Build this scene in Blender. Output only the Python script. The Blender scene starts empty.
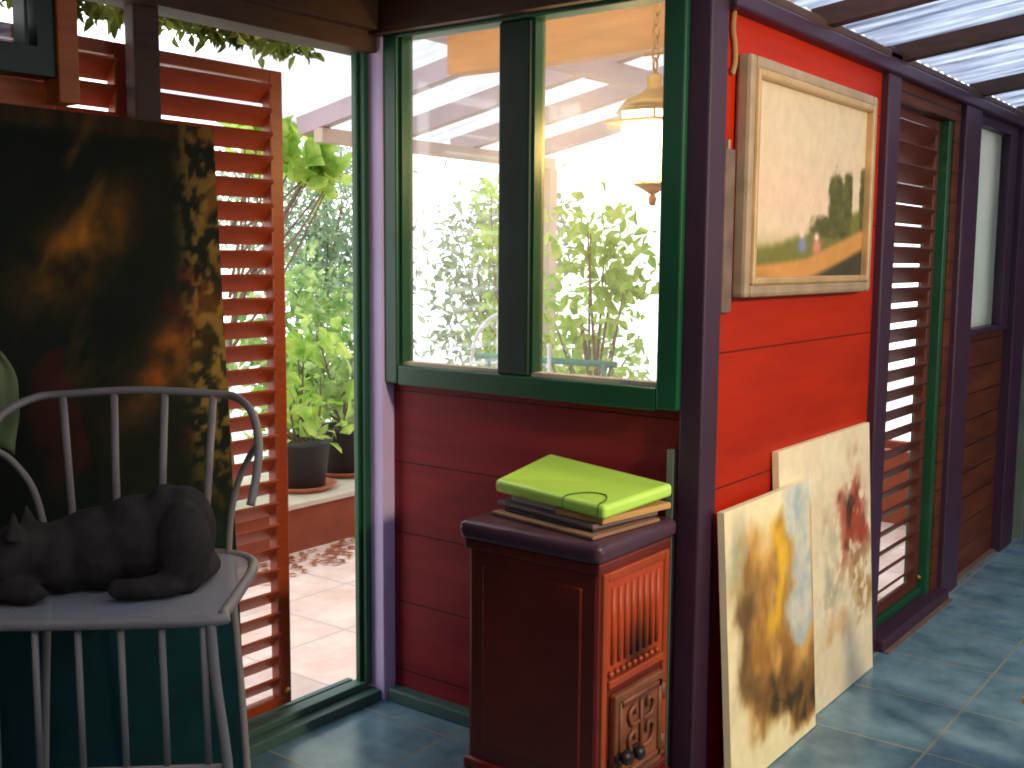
import bpy, bmesh, math, random
from mathutils import Vector, Matrix, noise
R = math.radians
scene = bpy.context.scene
C = bpy.context.collection

# ------------------------------------------------------------------ materials
def lin(c):
    c /= 255.0
    return c / 12.92 if c <= 0.04045 else ((c + 0.055) / 1.055) ** 2.4
def rgb(r, g, b):
    return (lin(r), lin(g), lin(b), 1)
def new_mat(name):
    m = bpy.data.materials.new(name); m.use_nodes = True
    nt = m.node_tree; nt.nodes.clear()
    return m, nt, nt.nodes.new('ShaderNodeOutputMaterial')
def mat(name, col, rough=.55, var=.25, scale=8, metal=0.0, stretch=(1, 1, 1), bump=0.0, col2=None, spec=.5):
    """principled surface whose colour wanders between two tones by noise"""
    m, nt, out = new_mat(name)
    p = nt.nodes.new('ShaderNodeBsdfPrincipled')
    tc = nt.nodes.new('ShaderNodeTexCoord'); mp = nt.nodes.new('ShaderNodeMapping')
    mp.inputs['Scale'].default_value = stretch
    nz = nt.nodes.new('ShaderNodeTexNoise'); nz.inputs['Scale'].default_value = scale; nz.inputs['Detail'].default_value = 5
    rp = nt.nodes.new('ShaderNodeValToRGB')
    a = col; b = col2 or tuple(c * (1 - var) for c in col[:3]) + (1,)
    rp.color_ramp.elements[0].position = .3; rp.color_ramp.elements[1].position = .7
    rp.color_ramp.elements[0].color = b; rp.color_ramp.elements[1].color = a
    L = nt.links.new
    L(tc.outputs['Object'], mp.inputs[0]); L(mp.outputs[0], nz.inputs['Vector']); L(nz.outputs['Fac'], rp.inputs[0])
    L(rp.outputs[0], p.inputs['Base Color']); L(p.outputs[0], out.inputs[0])
    p.inputs['Roughness'].default_value = rough; p.inputs['Metallic'].default_value = metal
    p.inputs['Specular IOR Level'].default_value = spec
    if bump:
        bp = nt.nodes.new('ShaderNodeBump'); bp.inputs['Strength'].default_value = bump; bp.inputs['Distance'].default_value = .01
        L(nz.outputs['Fac'], bp.inputs['Height']); L(bp.outputs[0], p.inputs['Normal'])
    return m
def mat_paint(name, rough=.6, var=.2, scale=20, spec=.4):
    """picks up the colour painted on the mesh and breaks it up with noise"""
    m, nt, out = new_mat(name)
    p = nt.nodes.new('ShaderNodeBsdfPrincipled')
    at = nt.nodes.new('ShaderNodeAttribute'); at.attribute_name = 'paint'
    tc = nt.nodes.new('ShaderNodeTexCoord'); nz = nt.nodes.new('ShaderNodeTexNoise')
    nz.inputs['Scale'].default_value = scale; nz.inputs['Detail'].default_value = 6
    mr = nt.nodes.new('ShaderNodeMapRange'); mr.inputs['To Min'].default_value = 1 - var; mr.inputs['To Max'].default_value = 1 + var
    mx = nt.nodes.new('ShaderNodeVectorMath'); mx.operation = 'MULTIPLY'
    L = nt.links.new
    L(tc.outputs['Object'], nz.inputs['Vector']); L(nz.outputs['Fac'], mr.inputs['Value'])
    L(at.outputs['Color'], mx.inputs[0]); L(mr.outputs[0], mx.inputs[1]); L(mx.outputs[0], p.inputs['Base Color'])
    L(p.outputs[0], out.inputs[0]); p.inputs['Roughness'].default_value = rough
    p.inputs['Specular IOR Level'].default_value = spec
    return m
def mat_leaf(name, c1, c2, trans=.45):
    m, nt, out = new_mat(name)
    L = nt.links.new
    tc = nt.nodes.new('ShaderNodeTexCoord'); nz = nt.nodes.new('ShaderNodeTexNoise'); nz.inputs['Scale'].default_value = 9
    rp = nt.nodes.new('ShaderNodeValToRGB'); rp.color_ramp.elements[0].position = .35; rp.color_ramp.elements[1].position = .65
    rp.color_ramp.elements[0].color = c1; rp.color_ramp.elements[1].color = c2
    d = nt.nodes.new('ShaderNodeBsdfDiffuse'); t = nt.nodes.new('ShaderNodeBsdfTranslucent'); mx = nt.nodes.new('ShaderNodeMixShader')
    mx.inputs[0].default_value = trans
    L(tc.outputs['Object'], nz.inputs['Vector']); L(nz.outputs['Fac'], rp.inputs[0])
    L(rp.outputs[0], d.inputs[0]); L(rp.outputs[0], t.inputs[0]); L(d.outputs[0], mx.inputs[1]); L(t.outputs[0], mx.inputs[2]); L(mx.outputs[0], out.inputs[0])
    return m
def mat_sheet(name, c1, c2, stretch, scale=3.0, lo=.35, hi=.65):
    """translucent roofing, streaked along the corrugation"""
    m, nt, out = new_mat(name)
    L = nt.links.new
    tc = nt.nodes.new('ShaderNodeTexCoord'); mp = nt.nodes.new('ShaderNodeMapping'); mp.inputs['Scale'].default_value = stretch
    nz = nt.nodes.new('ShaderNodeTexNoise'); nz.inputs['Scale'].default_value = scale; nz.inputs['Detail'].default_value = 6; nz.inputs['Roughness'].default_value = .65
    rp = nt.nodes.new('ShaderNodeValToRGB'); rp.color_ramp.elements[0].position = lo; rp.color_ramp.elements[1].position = hi
    rp.color_ramp.elements[0].color = c1; rp.color_ramp.elements[1].color = c2
    t = nt.nodes.new('ShaderNodeBsdfTranslucent'); d = nt.nodes.new('ShaderNodeBsdfDiffuse'); mx = nt.nodes.new('ShaderNodeMixShader')
    mx.inputs[0].default_value = .12
    L(tc.outputs['Object'], mp.inputs[0]); L(mp.outputs[0], nz.inputs['Vector']); L(nz.outputs['Fac'], rp.inputs[0])
    L(rp.outputs[0], t.inputs[0]); L(rp.outputs[0], d.inputs[0]); L(t.outputs[0], mx.inputs[1]); L(d.outputs[0], mx.inputs[2]); L(mx.outputs[0], out.inputs[0])
    return m
def mat_glass(name, tint=(.97, .98, .98, 1), refl=.07, rough=.02, refl_haze=0.0):
    m, nt, out = new_mat(name)
    L = nt.links.new
    t = nt.nodes.new('ShaderNodeBsdfTransparent'); t.inputs[0].default_value = tint
    g = nt.nodes.new('ShaderNodeBsdfGlossy'); g.inputs['Roughness'].default_value = rough
    mx = nt.nodes.new('ShaderNodeMixShader'); mx.inputs[0].default_value = refl
    L(t.outputs[0], mx.inputs[1]); L(g.outputs[0], mx.inputs[2]); L(mx.outputs[0], out.inputs[0])
    if refl_haze:  # white veil imitating the reflections in the pane
        d = nt.nodes.new('ShaderNodeBsdfTranslucent'); m2 = nt.nodes.new('ShaderNodeMixShader'); m2.inputs[0].default_value = refl_haze
        tc = nt.nodes.new('ShaderNodeTexCoord'); nz = nt.nodes.new('ShaderNodeTexNoise'); nz.inputs['Scale'].default_value = 2.5
        mr = nt.nodes.new('ShaderNodeMapRange'); mr.inputs['To Min'].default_value = refl_haze*.3; mr.inputs['To Max'].default_value = refl_haze*1.7
        L(tc.outputs['Object'], nz.inputs['Vector']); L(nz.outputs['Fac'], mr.inputs['Value']); L(mr.outputs[0], m2.inputs[0])
        L(mx.outputs[0], m2.inputs[1]); L(d.outputs[0], m2.inputs[2]); L(m2.outputs[0], out.inputs[0])
    return m
def mat_glow(name, c_low, c_high, z0, z1, strength):
    m, nt, out = new_mat(name)
    L = nt.links.new
    tc = nt.nodes.new('ShaderNodeTexCoord'); sp = nt.nodes.new('ShaderNodeSeparateXYZ'); mr = nt.nodes.new('ShaderNodeMapRange')
    mr.inputs['From Min'].default_value = z0; mr.inputs['From Max'].default_value = z1
    rp = nt.nodes.new('ShaderNodeValToRGB'); rp.color_ramp.elements[0].color = c_low; rp.color_ramp.elements[1].color = c_high
    e = nt.nodes.new('ShaderNodeEmission'); e.inputs['Strength'].default_value = strength
    L(tc.outputs['Object'], sp.inputs[0]); L(sp.outputs['Z'], mr.inputs['Value']); L(mr.outputs[0], rp.inputs[0]); L(rp.outputs[0], e.inputs[0]); L(e.outputs[0], out.inputs[0])
    return m
def mat_tiles(name, c1, c2, grout, size, shift, rough=.3, mortar=.007, mott=5, bump=.1):
    m, nt, out = new_mat(name)
    L = nt.links.new
    p = nt.nodes.new('ShaderNodeBsdfPrincipled'); p.inputs['Roughness'].default_value = rough
    tc = nt.nodes.new('ShaderNodeTexCoord'); mp = nt.nodes.new('ShaderNodeMapping'); mp.inputs['Location'].default_value = shift
    br = nt.nodes.new('ShaderNodeTexBrick'); br.offset = 0; br.squash = 1
    br.inputs['Scale'].default_value = 1; br.inputs['Brick Width'].default_value = size; br.inputs['Row Height'].default_value = size
    br.inputs['Mortar Size'].default_value = mortar; br.inputs['Mortar Smooth'].default_value = .3
    br.inputs['Color1'].default_value = (.75, .75, .75, 1); br.inputs['Color2'].default_value = (1, 1, 1, 1); br.inputs['Mortar'].default_value = (1, 1, 1, 1)
    nz = nt.nodes.new('ShaderNodeTexNoise'); nz.inputs['Scale'].default_value = mott; nz.inputs['Detail'].default_value = 6; nz.inputs['Roughness'].default_value = .6
    rp = nt.nodes.new('ShaderNodeValToRGB'); rp.color_ramp.elements[0].position = .32; rp.color_ramp.elements[1].position = .68
    rp.color_ramp.elements[0].color = c1; rp.color_ramp.elements[1].color = c2
    mul = nt.nodes.new('ShaderNodeVectorMath'); mul.operation = 'MULTIPLY'
    mx = nt.nodes.new('ShaderNodeMix'); mx.data_type = 'RGBA'
    L(tc.outputs['Object'], mp.inputs[0]); L(mp.outputs[0], br.inputs['Vector']); L(tc.outputs['Object'], nz.inputs['Vector'])
    L(nz.outputs['Fac'], rp.inputs[0]); L(rp.outputs[0], mul.inputs[0]); L(br.outputs['Color'], mul.inputs[1])
    L(br.outputs['Fac'], mx.inputs['Factor']); L(mul.outputs[0], mx.inputs['A']); mx.inputs['B'].default_value = grout
    L(mx.outputs['Result'], p.inputs['Base Color'])
    bp = nt.nodes.new('ShaderNodeBump'); bp.inputs['Strength'].default_value = bump; bp.inputs['Distance'].default_value = .01
    L(nz.outputs['Fac'], bp.inputs['Height']); L(bp.outputs[0], p.inputs['Normal']); L(p.outputs[0], out.inputs[0])
    return m
def mat_boards(name, col, col2, groove, pitch, shift=0.0, rough=.5, stretch=(1, 1, 8), gw=.03):
    """painted horizontal boards: grooves every <pitch> metres of height, a little grain"""
    m, nt, out = new_mat(name)
    L = nt.links.new
    p = nt.nodes.new('ShaderNodeBsdfPrincipled'); p.inputs['Roughness'].default_value = rough; p.inputs['Specular IOR Level'].default_value = .18
    tc = nt.nodes.new('ShaderNodeTexCoord'); sp = nt.nodes.new('ShaderNodeSeparateXYZ')
    ad = nt.nodes.new('ShaderNodeMath'); ad.operation = 'ADD'; ad.inputs[1].default_value = -shift + 50 * pitch
    dv = nt.nodes.new('ShaderNodeMath'); dv.operation = 'DIVIDE'; dv.inputs[1].default_value = pitch
    fr = nt.nodes.new('ShaderNodeMath'); fr.operation = 'FRACT'
    lt = nt.nodes.new('ShaderNodeMath'); lt.operation = 'LESS_THAN'; lt.inputs[1].default_value = gw
    mp = nt.nodes.new('ShaderNodeMapping'); mp.inputs['Scale'].default_value = stretch
    nz = nt.nodes.new('ShaderNodeTexNoise'); nz.inputs['Scale'].default_value = 2.5; nz.inputs['Detail'].default_value = 5
    rp = nt.nodes.new('ShaderNodeValToRGB'); rp.color_ramp.elements[0].position = .3; rp.color_ramp.elements[1].position = .7
    rp.color_ramp.elements[0].color = col2; rp.color_ramp.elements[1].color = col
    mx = nt.nodes.new('ShaderNodeMix'); mx.data_type = 'RGBA'; mx.inputs['B'].default_value = groove
    L(tc.outputs['Object'], sp.inputs[0]); L(sp.outputs['Z'], ad.inputs[0]); L(ad.outputs[0], dv.inputs[0]); L(dv.outputs[0], fr.inputs[0]); L(fr.outputs[0], lt.inputs[0])
    L(tc.outputs['Object'], mp.inputs[0]); L(mp.outputs[0], nz.inputs['Vector']); L(nz.outputs['Fac'], rp.inputs[0])
    L(rp.outputs[0], mx.inputs['A']); L(lt.outputs[0], mx.inputs['Factor']); L(mx.outputs['Result'], p.inputs['Base Color']); L(p.outputs[0], out.inputs[0])
    return m

M = dict(
    floor=mat_tiles('blue_slate_tile', rgb(78, 112, 128), rgb(128, 162, 174), rgb(140, 140, 128), .41, (.93, -.07, 0), rough=.26, mortar=.005),
    paving=mat_tiles('pink_paving', rgb(214, 176, 160), rgb(240, 222, 210), rgb(190, 170, 160), .45, (0, .1, 0), rough=.7, mott=3),
    yard=mat('pale_gravel', rgb(226, 222, 214), .9, .1, 4),
    red=mat_boards('red_boards', rgb(176, 40, 8), rgb(158, 32, 7), rgb(80, 14, 6), .385, .085, gw=.012),
    maroon=mat_boards('maroon_boards', rgb(138, 40, 46), rgb(118, 32, 38), rgb(60, 14, 18), .24, .82, gw=.02),
    brownboards=mat_boards('brown_boards', rgb(98, 50, 32), rgb(70, 34, 24), rgb(24, 10, 8), .125, 0, gw=.05),
    purple=mat('purple_paint', rgb(60, 34, 54), .45, .2, 6),
    purple_lit=mat('purple_paint_skylit', rgb(206, 186, 234), .45, .12, 6),  # purple post colour lightened to carry skylight from the doorway
    green=mat('bottle_green_paint', rgb(14, 78, 50), .4, .25, 6),
    darkgreen=mat('dark_green_paint', rgb(16, 48, 36), .45, .25, 6),
    sillgreen=mat('grey_green_paint', rgb(70, 100, 92), .5, .2, 6),
    wood=mat('orange_wood', rgb(196, 104, 48), .55, .3, 4, stretch=(6, 1, 12)),
    darkwood=mat('dark_beam_wood', rgb(78, 50, 42), .6, .4, 5, stretch=(2, 2, 10)),
    ceiling=mat('dark_ceiling_wood', rgb(92, 60, 38), .6, .4, 5, stretch=(8, 1, 1)),
    slat=mat('varnished_slat_wood', rgb(158, 64, 22), .42, .28, 5, stretch=(2, 2, 12)),
    slatdark=mat('brown_slat_wood', rgb(92, 40, 28), .45, .3, 5, stretch=(2, 2, 12)),
    plaster=mat('pale_plaster', rgb(196, 190, 178), .8, .08, 3),
    glass=mat_glass('window_glass'),
    hazyglass=mat_glass('hazy_window_glass', (.95, .97, .97, 1), .06, .06, .07),
    blind=mat_sheet('white_blind', (.56, .60, .56, 1), (.64, .66, .62, 1), (1, 1, 1), 2.0),
    whitemetal=mat('chalky_white_metal', rgb(158, 146, 138), .5, .15, 10),
    cat=mat('grey_cat_fur', rgb(68, 61, 56), .95, .4, 26, bump=.6, spec=.15),
    catdark=mat('cat_nose', rgb(40, 30, 30), .5),
    cateye=mat('amber_cat_eye', rgb(170, 130, 40), .15),
    stove=mat('enamel_lit_face', rgb(170, 70, 30), .38, .35, 5),  # stove enamel brightened: light from the right put into the colour
    stoveshade=mat('enamel_shaded', rgb(112, 36, 24), .4, .4, 5),  # same enamel darkened: shade of the left face put into the colour
    slab=mat('plum_stone_slab', rgb(82, 54, 68), .28, .35, 9),
    iron=mat('rusty_iron_door', rgb(134, 78, 48), .55, .45, 14, bump=.3),
    blackiron=mat('black_iron', rgb(34, 28, 28), .4),
    brassy=mat('dull_brass', rgb(190, 140, 60), .35, .3, 12, metal=.8),
    goldframe=mat('pale_gilt_frame', rgb(208, 172, 124), .38, .25, 10, metal=.25),
    greyframe=mat('silvery_frame', rgb(168, 146, 118), .45, .3, 12),
    linen=mat('canvas_edge', rgb(240, 224, 180), .8, .1, 20),
    paintmat=mat_paint('oil_paint', .55, .18, 24),
    darkpaint=mat_paint('dark_glossy_paint', .6, .5, 9, .12),
    sootpaint=mat_paint('enamel_with_soot', .42, .2, 12),
    lime=mat('lime_green_plastic', rgb(192, 238, 96), .25, .06, 4),
    elastic=mat('elastic_cord', rgb(70, 96, 36), .6),
    card=mat('brown_card', rgb(150, 112, 84), .7, .2, 8),
    greycard=mat('grey_card', rgb(120, 104, 100), .5, .2, 8),
    blackcard=mat('black_card', rgb(34, 28, 30), .5, .2, 8),
    kraft=mat('kraft_paper', rgb(206, 158, 98), .8, .2, 10),
    paper=mat('white_paper', rgb(225, 226, 230), .8, .06, 10),
    rope=mat('jute_cord', rgb(170, 130, 80), .9, .3, 40),
    plaque=mat('weathered_plaque', rgb(120, 96, 84), .7, .45, 16),
    strip=mat('grey_green_strip', rgb(120, 130, 112), .6, .2, 8),
    chairwood=mat('honey_wood', rgb(206, 140, 62), .4, .2, 6, stretch=(8, 1, 1)),
    cloth=mat('pale_green_cloth', rgb(128, 140, 92), .9, .15, 8),
    pot=mat('black_plastic_pot', rgb(52, 54, 60), .5, .15, 8),
    terracotta=mat('terracotta', rgb(190, 116, 84), .8, .2, 10),
    planter=mat('rust_brown_render', rgb(150, 72, 42), .8, .3, 6),
    ledge=mat('cream_ledge', rgb(206, 196, 176), .8, .2, 9),
    soil=mat('soil', rgb(66, 48, 36), .95, .4, 20),
    bark=mat('bark', rgb(142, 124, 108), .9, .4, 20),
    eave=mat('tan_eave_wood', rgb(206, 184, 166), .6, .2, 5),
    hazedbeam=mat('haze_paled_rafter', rgb(196, 176, 186), .6, .15, 5),  # rafter colour paled to carry the haze over the window view
    amberbeam=mat('amber_wood_beam', rgb(214, 136, 40), .45, .25, 5, stretch=(1, 8, 8)),
    outwhite=mat('white_garden_metal', rgb(236, 236, 240), .4, .05, 8),
    tealpipe=mat('teal_pipe', rgb(70, 150, 130), .5, .1, 8),
    litter=mat('fallen_leaves', rgb(170, 96, 60), .9, .4, 30),
    roofin=mat_sheet('blue_white_roofing', (.10, .125, .19, 1), (.52, .58, .70, 1), (.9, 11, 1), 2.2),
    roofout=mat_sheet('milky_roofing', (.42, .42, .46, 1), (.62, .62, .64, 1), (.6, 6, 1), 2.0),
    leaf_bright=mat_leaf('leaf_bright', rgb(140, 186, 78), rgb(212, 230, 132), .55),
    leaf_mid=mat_leaf('leaf_mid', rgb(112, 150, 88), rgb(196, 216, 146), .55),
    leaf_grey=mat_leaf('leaf_grey', rgb(120, 148, 124), rgb(178, 194, 158)),
    leaf_bamboo=mat_leaf('leaf_dry', rgb(60, 84, 40), rgb(150, 160, 80), .3),
    glow=mat_glow('lit_lantern_glass', (1, .62, .12, 1), (1, .80, .42, 1), -.10, 0.0, 14),
)

# ------------------------------------------------------------------ mesh helpers
class MB:
    def __init__(self): self.bm = bmesh.new()
    def box(self, c, s, rz=0.0, mtx=None):
        vs = []
        mt = Matrix.Translation(c) @ Matrix.Rotation(rz, 4, 'Z') if mtx is None else mtx
        for dx, dy, dz in ((-1,-1,-1),(1,-1,-1),(1,1,-1),(-1,1,-1),(-1,-1,1),(1,-1,1),(1,1,1),(-1,1,1)):
            vs.append(self.bm.verts.new(mt @ Vector((dx*s[0]/2, dy*s[1]/2, dz*s[2]/2))))
        for f in ((0,3,2,1),(4,5,6,7),(0,1,5,4),(1,2,6,5),(2,3,7,6),(3,0,4,7)):
            self.bm.faces.new([vs[i] for i in f])
        return self
    def span(self, x0, x1, y0, y1, z0, z1):
        return self.box(((x0+x1)/2, (y0+y1)/2, (z0+z1)/2), (abs(x1-x0), abs(y1-y0), abs(z1-z0)))
    def bar(self, p, q, w, h, up=(0,0,1)):
        p, q = Vector(p), Vector(q); d = q - p; x = d.normalized(); y = Vector(up).cross(x).normalized(); z = x.cross(y)
        mt = Matrix((x, y, z)).transposed().to_4x4(); mt.translation = (p + q) / 2
        return self.box(None, (d.length, w, h), mtx=mt)
    def hexa(self, pts):
        vs = [self.bm.verts.new(p) for p in pts]
        for f in ((0,3,2,1),(4,5,6,7),(0,1,5,4),(1,2,6,5),(2,3,7,6),(3,0,4,7)):
            self.bm.faces.new([vs[i] for i in f])
        return self
    def tube(self, pts, r, n=8, closed=False):
        pts = [Vector(p) for p in pts]; rings = []; k = len(pts); rr = r if isinstance(r, (list, tuple)) else [r]*k
        ref = None
        for i, p in enumerate(pts):
            a = pts[i-1] if i > 0 else (pts[-1] if closed else p); b = pts[i+1] if i < k-1 else (pts[0] if closed else p)
            t = (b - a).normalized()
            if ref is None: ref = t.orthogonal().normalized()
            ref = (ref - t * ref.dot(t)).normalized(); w = t.cross(ref)
            rings.append([self.bm.verts.new(p + (ref*math.cos(2*math.pi*j/n) + w*math.sin(2*math.pi*j/n))*rr[i]) for j in range(n)])
        for i in range(k if closed else k-1):
            A, B = rings[i], rings[(i+1) % k]
            for j in range(n): self.bm.faces.new((A[j], A[(j+1)%n], B[(j+1)%n], B[j]))
        if not closed:
            self.bm.faces.new(list(reversed(rings[0]))); self.bm.faces.new(rings[-1])
        return self
    def lathe(self, prof, n=24, c=(0,0,0)):
        c = Vector(c); rings = []
        for r, z in prof:
            rings.append([self.bm.verts.new(c + Vector((r*math.cos(2*math.pi*j/n), r*math.sin(2*math.pi*j/n), z))) for j in range(n)])
        for A, B in zip(rings, rings[1:]):
            for j in range(n): self.bm.faces.new((A[j], A[(j+1)%n], B[(j+1)%n], B[j]))
        self.bm.faces.new(list(reversed(rings[0]))); self.bm.faces.new(rings[-1])
        return self
    def leaf(self, p, d, l, w, nrm, fold=.15):
        d = d.normalized(); s = d.cross(nrm)
        if s.length < 1e-4: s = d.orthogonal()
        s.normalize(); n = s.cross(d)
        a = self.bm.verts.new(p); b = self.bm.verts.new(p + d*l*.4 + s*w*.5 + n*l*fold); c = self.bm.verts.new(p + d*l*.8 + s*w*.28 + n*l*fold*.4)
        e = self.bm.verts.new(p + d*l - n*l*.08); f = self.bm.verts.new(p + d*l*.8 - s*w*.28 + n*l*fold*.4); g = self.bm.verts.new(p + d*l*.4 - s*w*.5 + n*l*fold)
        m = self.bm.verts.new(p + d*l*.5)
        for q in ((a,b,m),(b,c,m),(c,e,m),(e,f,m),(f,g,m),(g,a,m)): self.bm.faces.new(q)
        return self
    def build(self, name, m, parent=None, smooth=False, bevel=0.0, seg=2, loc=None):
        bmesh.ops.recalc_face_normals(self.bm, faces=self.bm.faces) if not name.startswith('foliage') else None
        me = bpy.data.meshes.new(name); self.bm.to_mesh(me); self.bm.free()
        me.materials.append(m)
        o = bpy.data.objects.new(name, me); C.objects.link(o)
        if parent: o.parent = parent
        if loc: o.location = loc
        if smooth:
            for p in me.polygons: p.use_smooth = True
        if bevel:
            b = o.modifiers.new('bevel', 'BEVEL'); b.width = bevel; b.segments = seg; b.limit_method = 'ANGLE'; b.angle_limit = R(40)
        return o
def tag(o, label, cat, group=None):
    o['label'] = label; o['category'] = cat
    if group: o['group'] = group
    return o
def thing(name, label, cat, loc=(0,0,0), rz=0.0, group=None):
    o = bpy.data.objects.new(name, None); C.objects.link(o); o.location = loc; o.rotation_euler.z = rz; o.empty_display_size = .1
    return tag(o, label, cat, group)
def struct(o):
    o['kind'] = 'structure'; return o
def span(name, m, b, parent=None, bevel=0.0):
    return MB().span(*b).build(name, m, parent, bevel=bevel)
def painted(name, p0, ps, pt, ns, nt_, fn, m, parent=None):
    """a flat grid from p0 along ps (left to right) and pt (bottom to top), colour fn(s,t) stored on it"""
    bm = bmesh.new(); p0, ps, pt = Vector(p0), Vector(ps), Vector(pt)
    g = [[bm.verts.new(p0 + ps*(i/ns) + pt*(j/nt_)) for i in range(ns+1)] for j in range(nt_+1)]
    for j in range(nt_):
        for i in range(ns): bm.faces.new((g[j][i], g[j][i+1], g[j+1][i+1], g[j+1][i]))
    me = bpy.data.meshes.new(name); bm.to_mesh(me); bm.free()
    ca = me.color_attributes.new('paint', 'FLOAT_COLOR', 'POINT')
    k = 0
    for j in range(nt_+1):
        for i in range(ns+1):
            c = fn(i/ns, j/nt_); ca.data[k].color = (lin(max(0,c[0])), lin(max(0,c[1])), lin(max(0,c[2])), 1); k += 1
    me.materials.append(m)
    o = bpy.data.objects.new(name, me); C.objects.link(o)
    if parent: o.parent = parent
    return o
def sm(a, b, x):
    t = max(0.0, min(1.0, (x-a)/(b-a))); return t*t*(3-2*t)
def mix(a, b, t): return tuple(p + (q-p)*t for p, q in zip(a, b))
def fb(x, y, z=0.0, o=4):
    return noise.fractal(Vector((x, y, z)), 1.0, 2.0, o) * .5 + .5
def spline(pts, n=8):
    P = [Vector(p) for p in pts]; out = []
    for i in range(len(P)-1):
        a, b, c, d = P[max(i-1,0)], P[i], P[i+1], P[min(i+2,len(P)-1)]
        for k in range(n):
            t = k/n
            out.append(.5*((2*b) + (c-a)*t + (2*a-5*b+4*c-d)*t*t + (3*b-a-3*c+d)*t**3))
    out.append(P[-1]); return out

# ------------------------------------------------------------------ camera
cd = bpy.data.cameras.new('camera'); cam = bpy.data.objects.new('camera', cd); C.objects.link(cam)
cd.sensor_fit = 'HORIZONTAL'; cd.sensor_width = 36; cd.lens = 38.672; cd.clip_start = .05
cam.matrix_world = Matrix(((.79712, -.07463, .59919, 0), (.60377, .08574, -.79254, 0), (.00778, .99352, .11340, 1.5), (0, 0, 0, 1)))
scene.camera = cam

# ------------------------------------------------------------------ the setting
LX, WY, RX = -2.57, 2.67, -1.38           # left glazed wall, window wall, red wall
struct(span('floor', M['floor'], (LX, 1.9, -1.6, WY+.02, -.06, 0)))
struct(span('floor', M['floor'], (RX-.02, 1.9, WY+.02, 6.8, -.06, 0)))
# window wall: boarded dado under a two-light window
struct(span('wall_front', M['maroon'], (-2.55, -1.40, WY, WY+.08, 0, 1.10)))
struct(span('baseboard_front', M['sillgreen'], (-2.5, -1.44, WY-.05, WY, 0, .045), bevel=.006))
w1 = struct(bpy.data.objects.new('window_1', None)); C.objects.link(w1); w1.location = (0, 0, 0)
f = MB(); f.span(-2.514, -2.455, WY-.045, WY+.03, 1.09, 2.30); f.span(-1.492, -1.425, WY-.045, WY+.03, 1.09, 2.30)
f.span(-2.455, -1.492, WY-.045, WY+.03, 2.19, 2.30); f.span(-2.455, -1.492, WY-.045, WY+.03, 1.085, 1.15)
f.build('window_frame', M['green'], w1, bevel=.006)
f = MB(); f.span(-2.048, -1.932, WY-.04, WY+.03, 1.15, 2.19); f.build('mullion', M['darkgreen'], w1, bevel=.008)
for x0, x1 in ((-2.455, -2.048), (-1.932, -1.492)):
    span('sill_bead', M['ledge'], (x0, x1, WY-.02, WY+.02, 1.15, 1.162), w1)
    span('stop_bead', M['green'], (x0, x0+.012, WY-.03, WY+.02, 1.162, 2.19), w1)
    span('pane', M['hazyglass'], (x0, x1, WY+.004, WY+.010, 1.15, 2.19), w1)
# corner post, header, door frame of the left doorway
struct(span('trim_1', M['purple_lit'], (LX-.07, -2.512, 2.615, 2.69, 0, 2.2), bevel=.004))
d1 = struct(bpy.data.objects.new('door_1', None)); C.objects.link(d1)
f = MB(); f.span(LX-.05, LX+.004, 2.588, 2.614, .05, 2.16); f.span(LX-.035, LX-.015, 2.574, 2.589, .05, 2.16); f.build('door_jamb', M['green'], d1, bevel=.003)
f = MB(); f.span(LX-.06, LX+.045, 1.2, 2.66, 0, .035); f.span(LX-.05, LX, 1.2, 2.6, .035, .06); f.span(LX-.10, LX-.075, 1.2, 2.6, 0, .05)
f.build('threshold', M['sillgreen'], d1, bevel=.004)
span('door_header', M['darkwood'], (LX-.07, LX+.04, 1.25, 2.70, 2.15, 2.27), d1)
struct(span('trim_2', M['darkwood'], (LX-.045, LX-.002, 1.755, 1.835, 0, 2.16), bevel=.005))
struct(span('trim_3', M['wood'], (-2.55, -2.48, 1.485, 1.54, 1.862, 2.16), bevel=.004))
struct(span('trim_4', M['wood'], (-2.605, -2.572, .2, 1.53, 1.82, 1.92), bevel=.004))
w3 = struct(bpy.data.objects.new('window_3', None)); C.objects.link(w3)
f = MB(); f.span(-2.56, -2.49, .2, 1.485, 1.92, 1.985); f.span(-2.56, -2.49, 1.44, 1.485, 1.985, 2.16)
f.span(-2.55, -2.50, 1.415, 1.424, 1.985, 2.16); f.span(-2.56, -2.49, .2, .25, 1.985, 2.16); f.build('window_frame', M['darkgreen'], w3)
span('pane', M['glass'], (-2.532, -2.528, .25, 1.44, 1.985, 2.16), w3)
struct(span('wall_left', M['darkgreen'], (LX-.06, LX-.01, -1.6, 1.5, 0, 1.82)))
struct(span('wall_left', M['ceiling'], (LX-.06, LX-.01, -1.6, .2, 1.84, 2.3)))
struct(span('trim_5', M['ceiling'], (LX-.06, LX+.03, .2, 1.6, 2.16, 2.28)))
# ceiling over the dark part of the room, with beams
struct(span('ceiling', M['ceiling'], (LX-.1, RX+.02, -1.6, WY+.08, 2.30, 2.35)))
struct(span('trim_6', M['darkwood'], (LX, RX+.0, WY-.09, WY-.06, 2.20, 2.30)))
struct(span('trim_7', M['darkwood'], (LX+.04, LX+.09, -1.5, WY-.1, 2.21, 2.30)))
# corner post between the window and the red wall
f = MB(); f.span(-1.428, -1.36, 2.645, 2.745, 0, 2.34); struct(f.build('trim_8', M['purple'], bevel=.006))
struct(span('trim_10', M['strip'], (-1.462, -1.442, 2.645, 2.668, 0, .98)))
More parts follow.
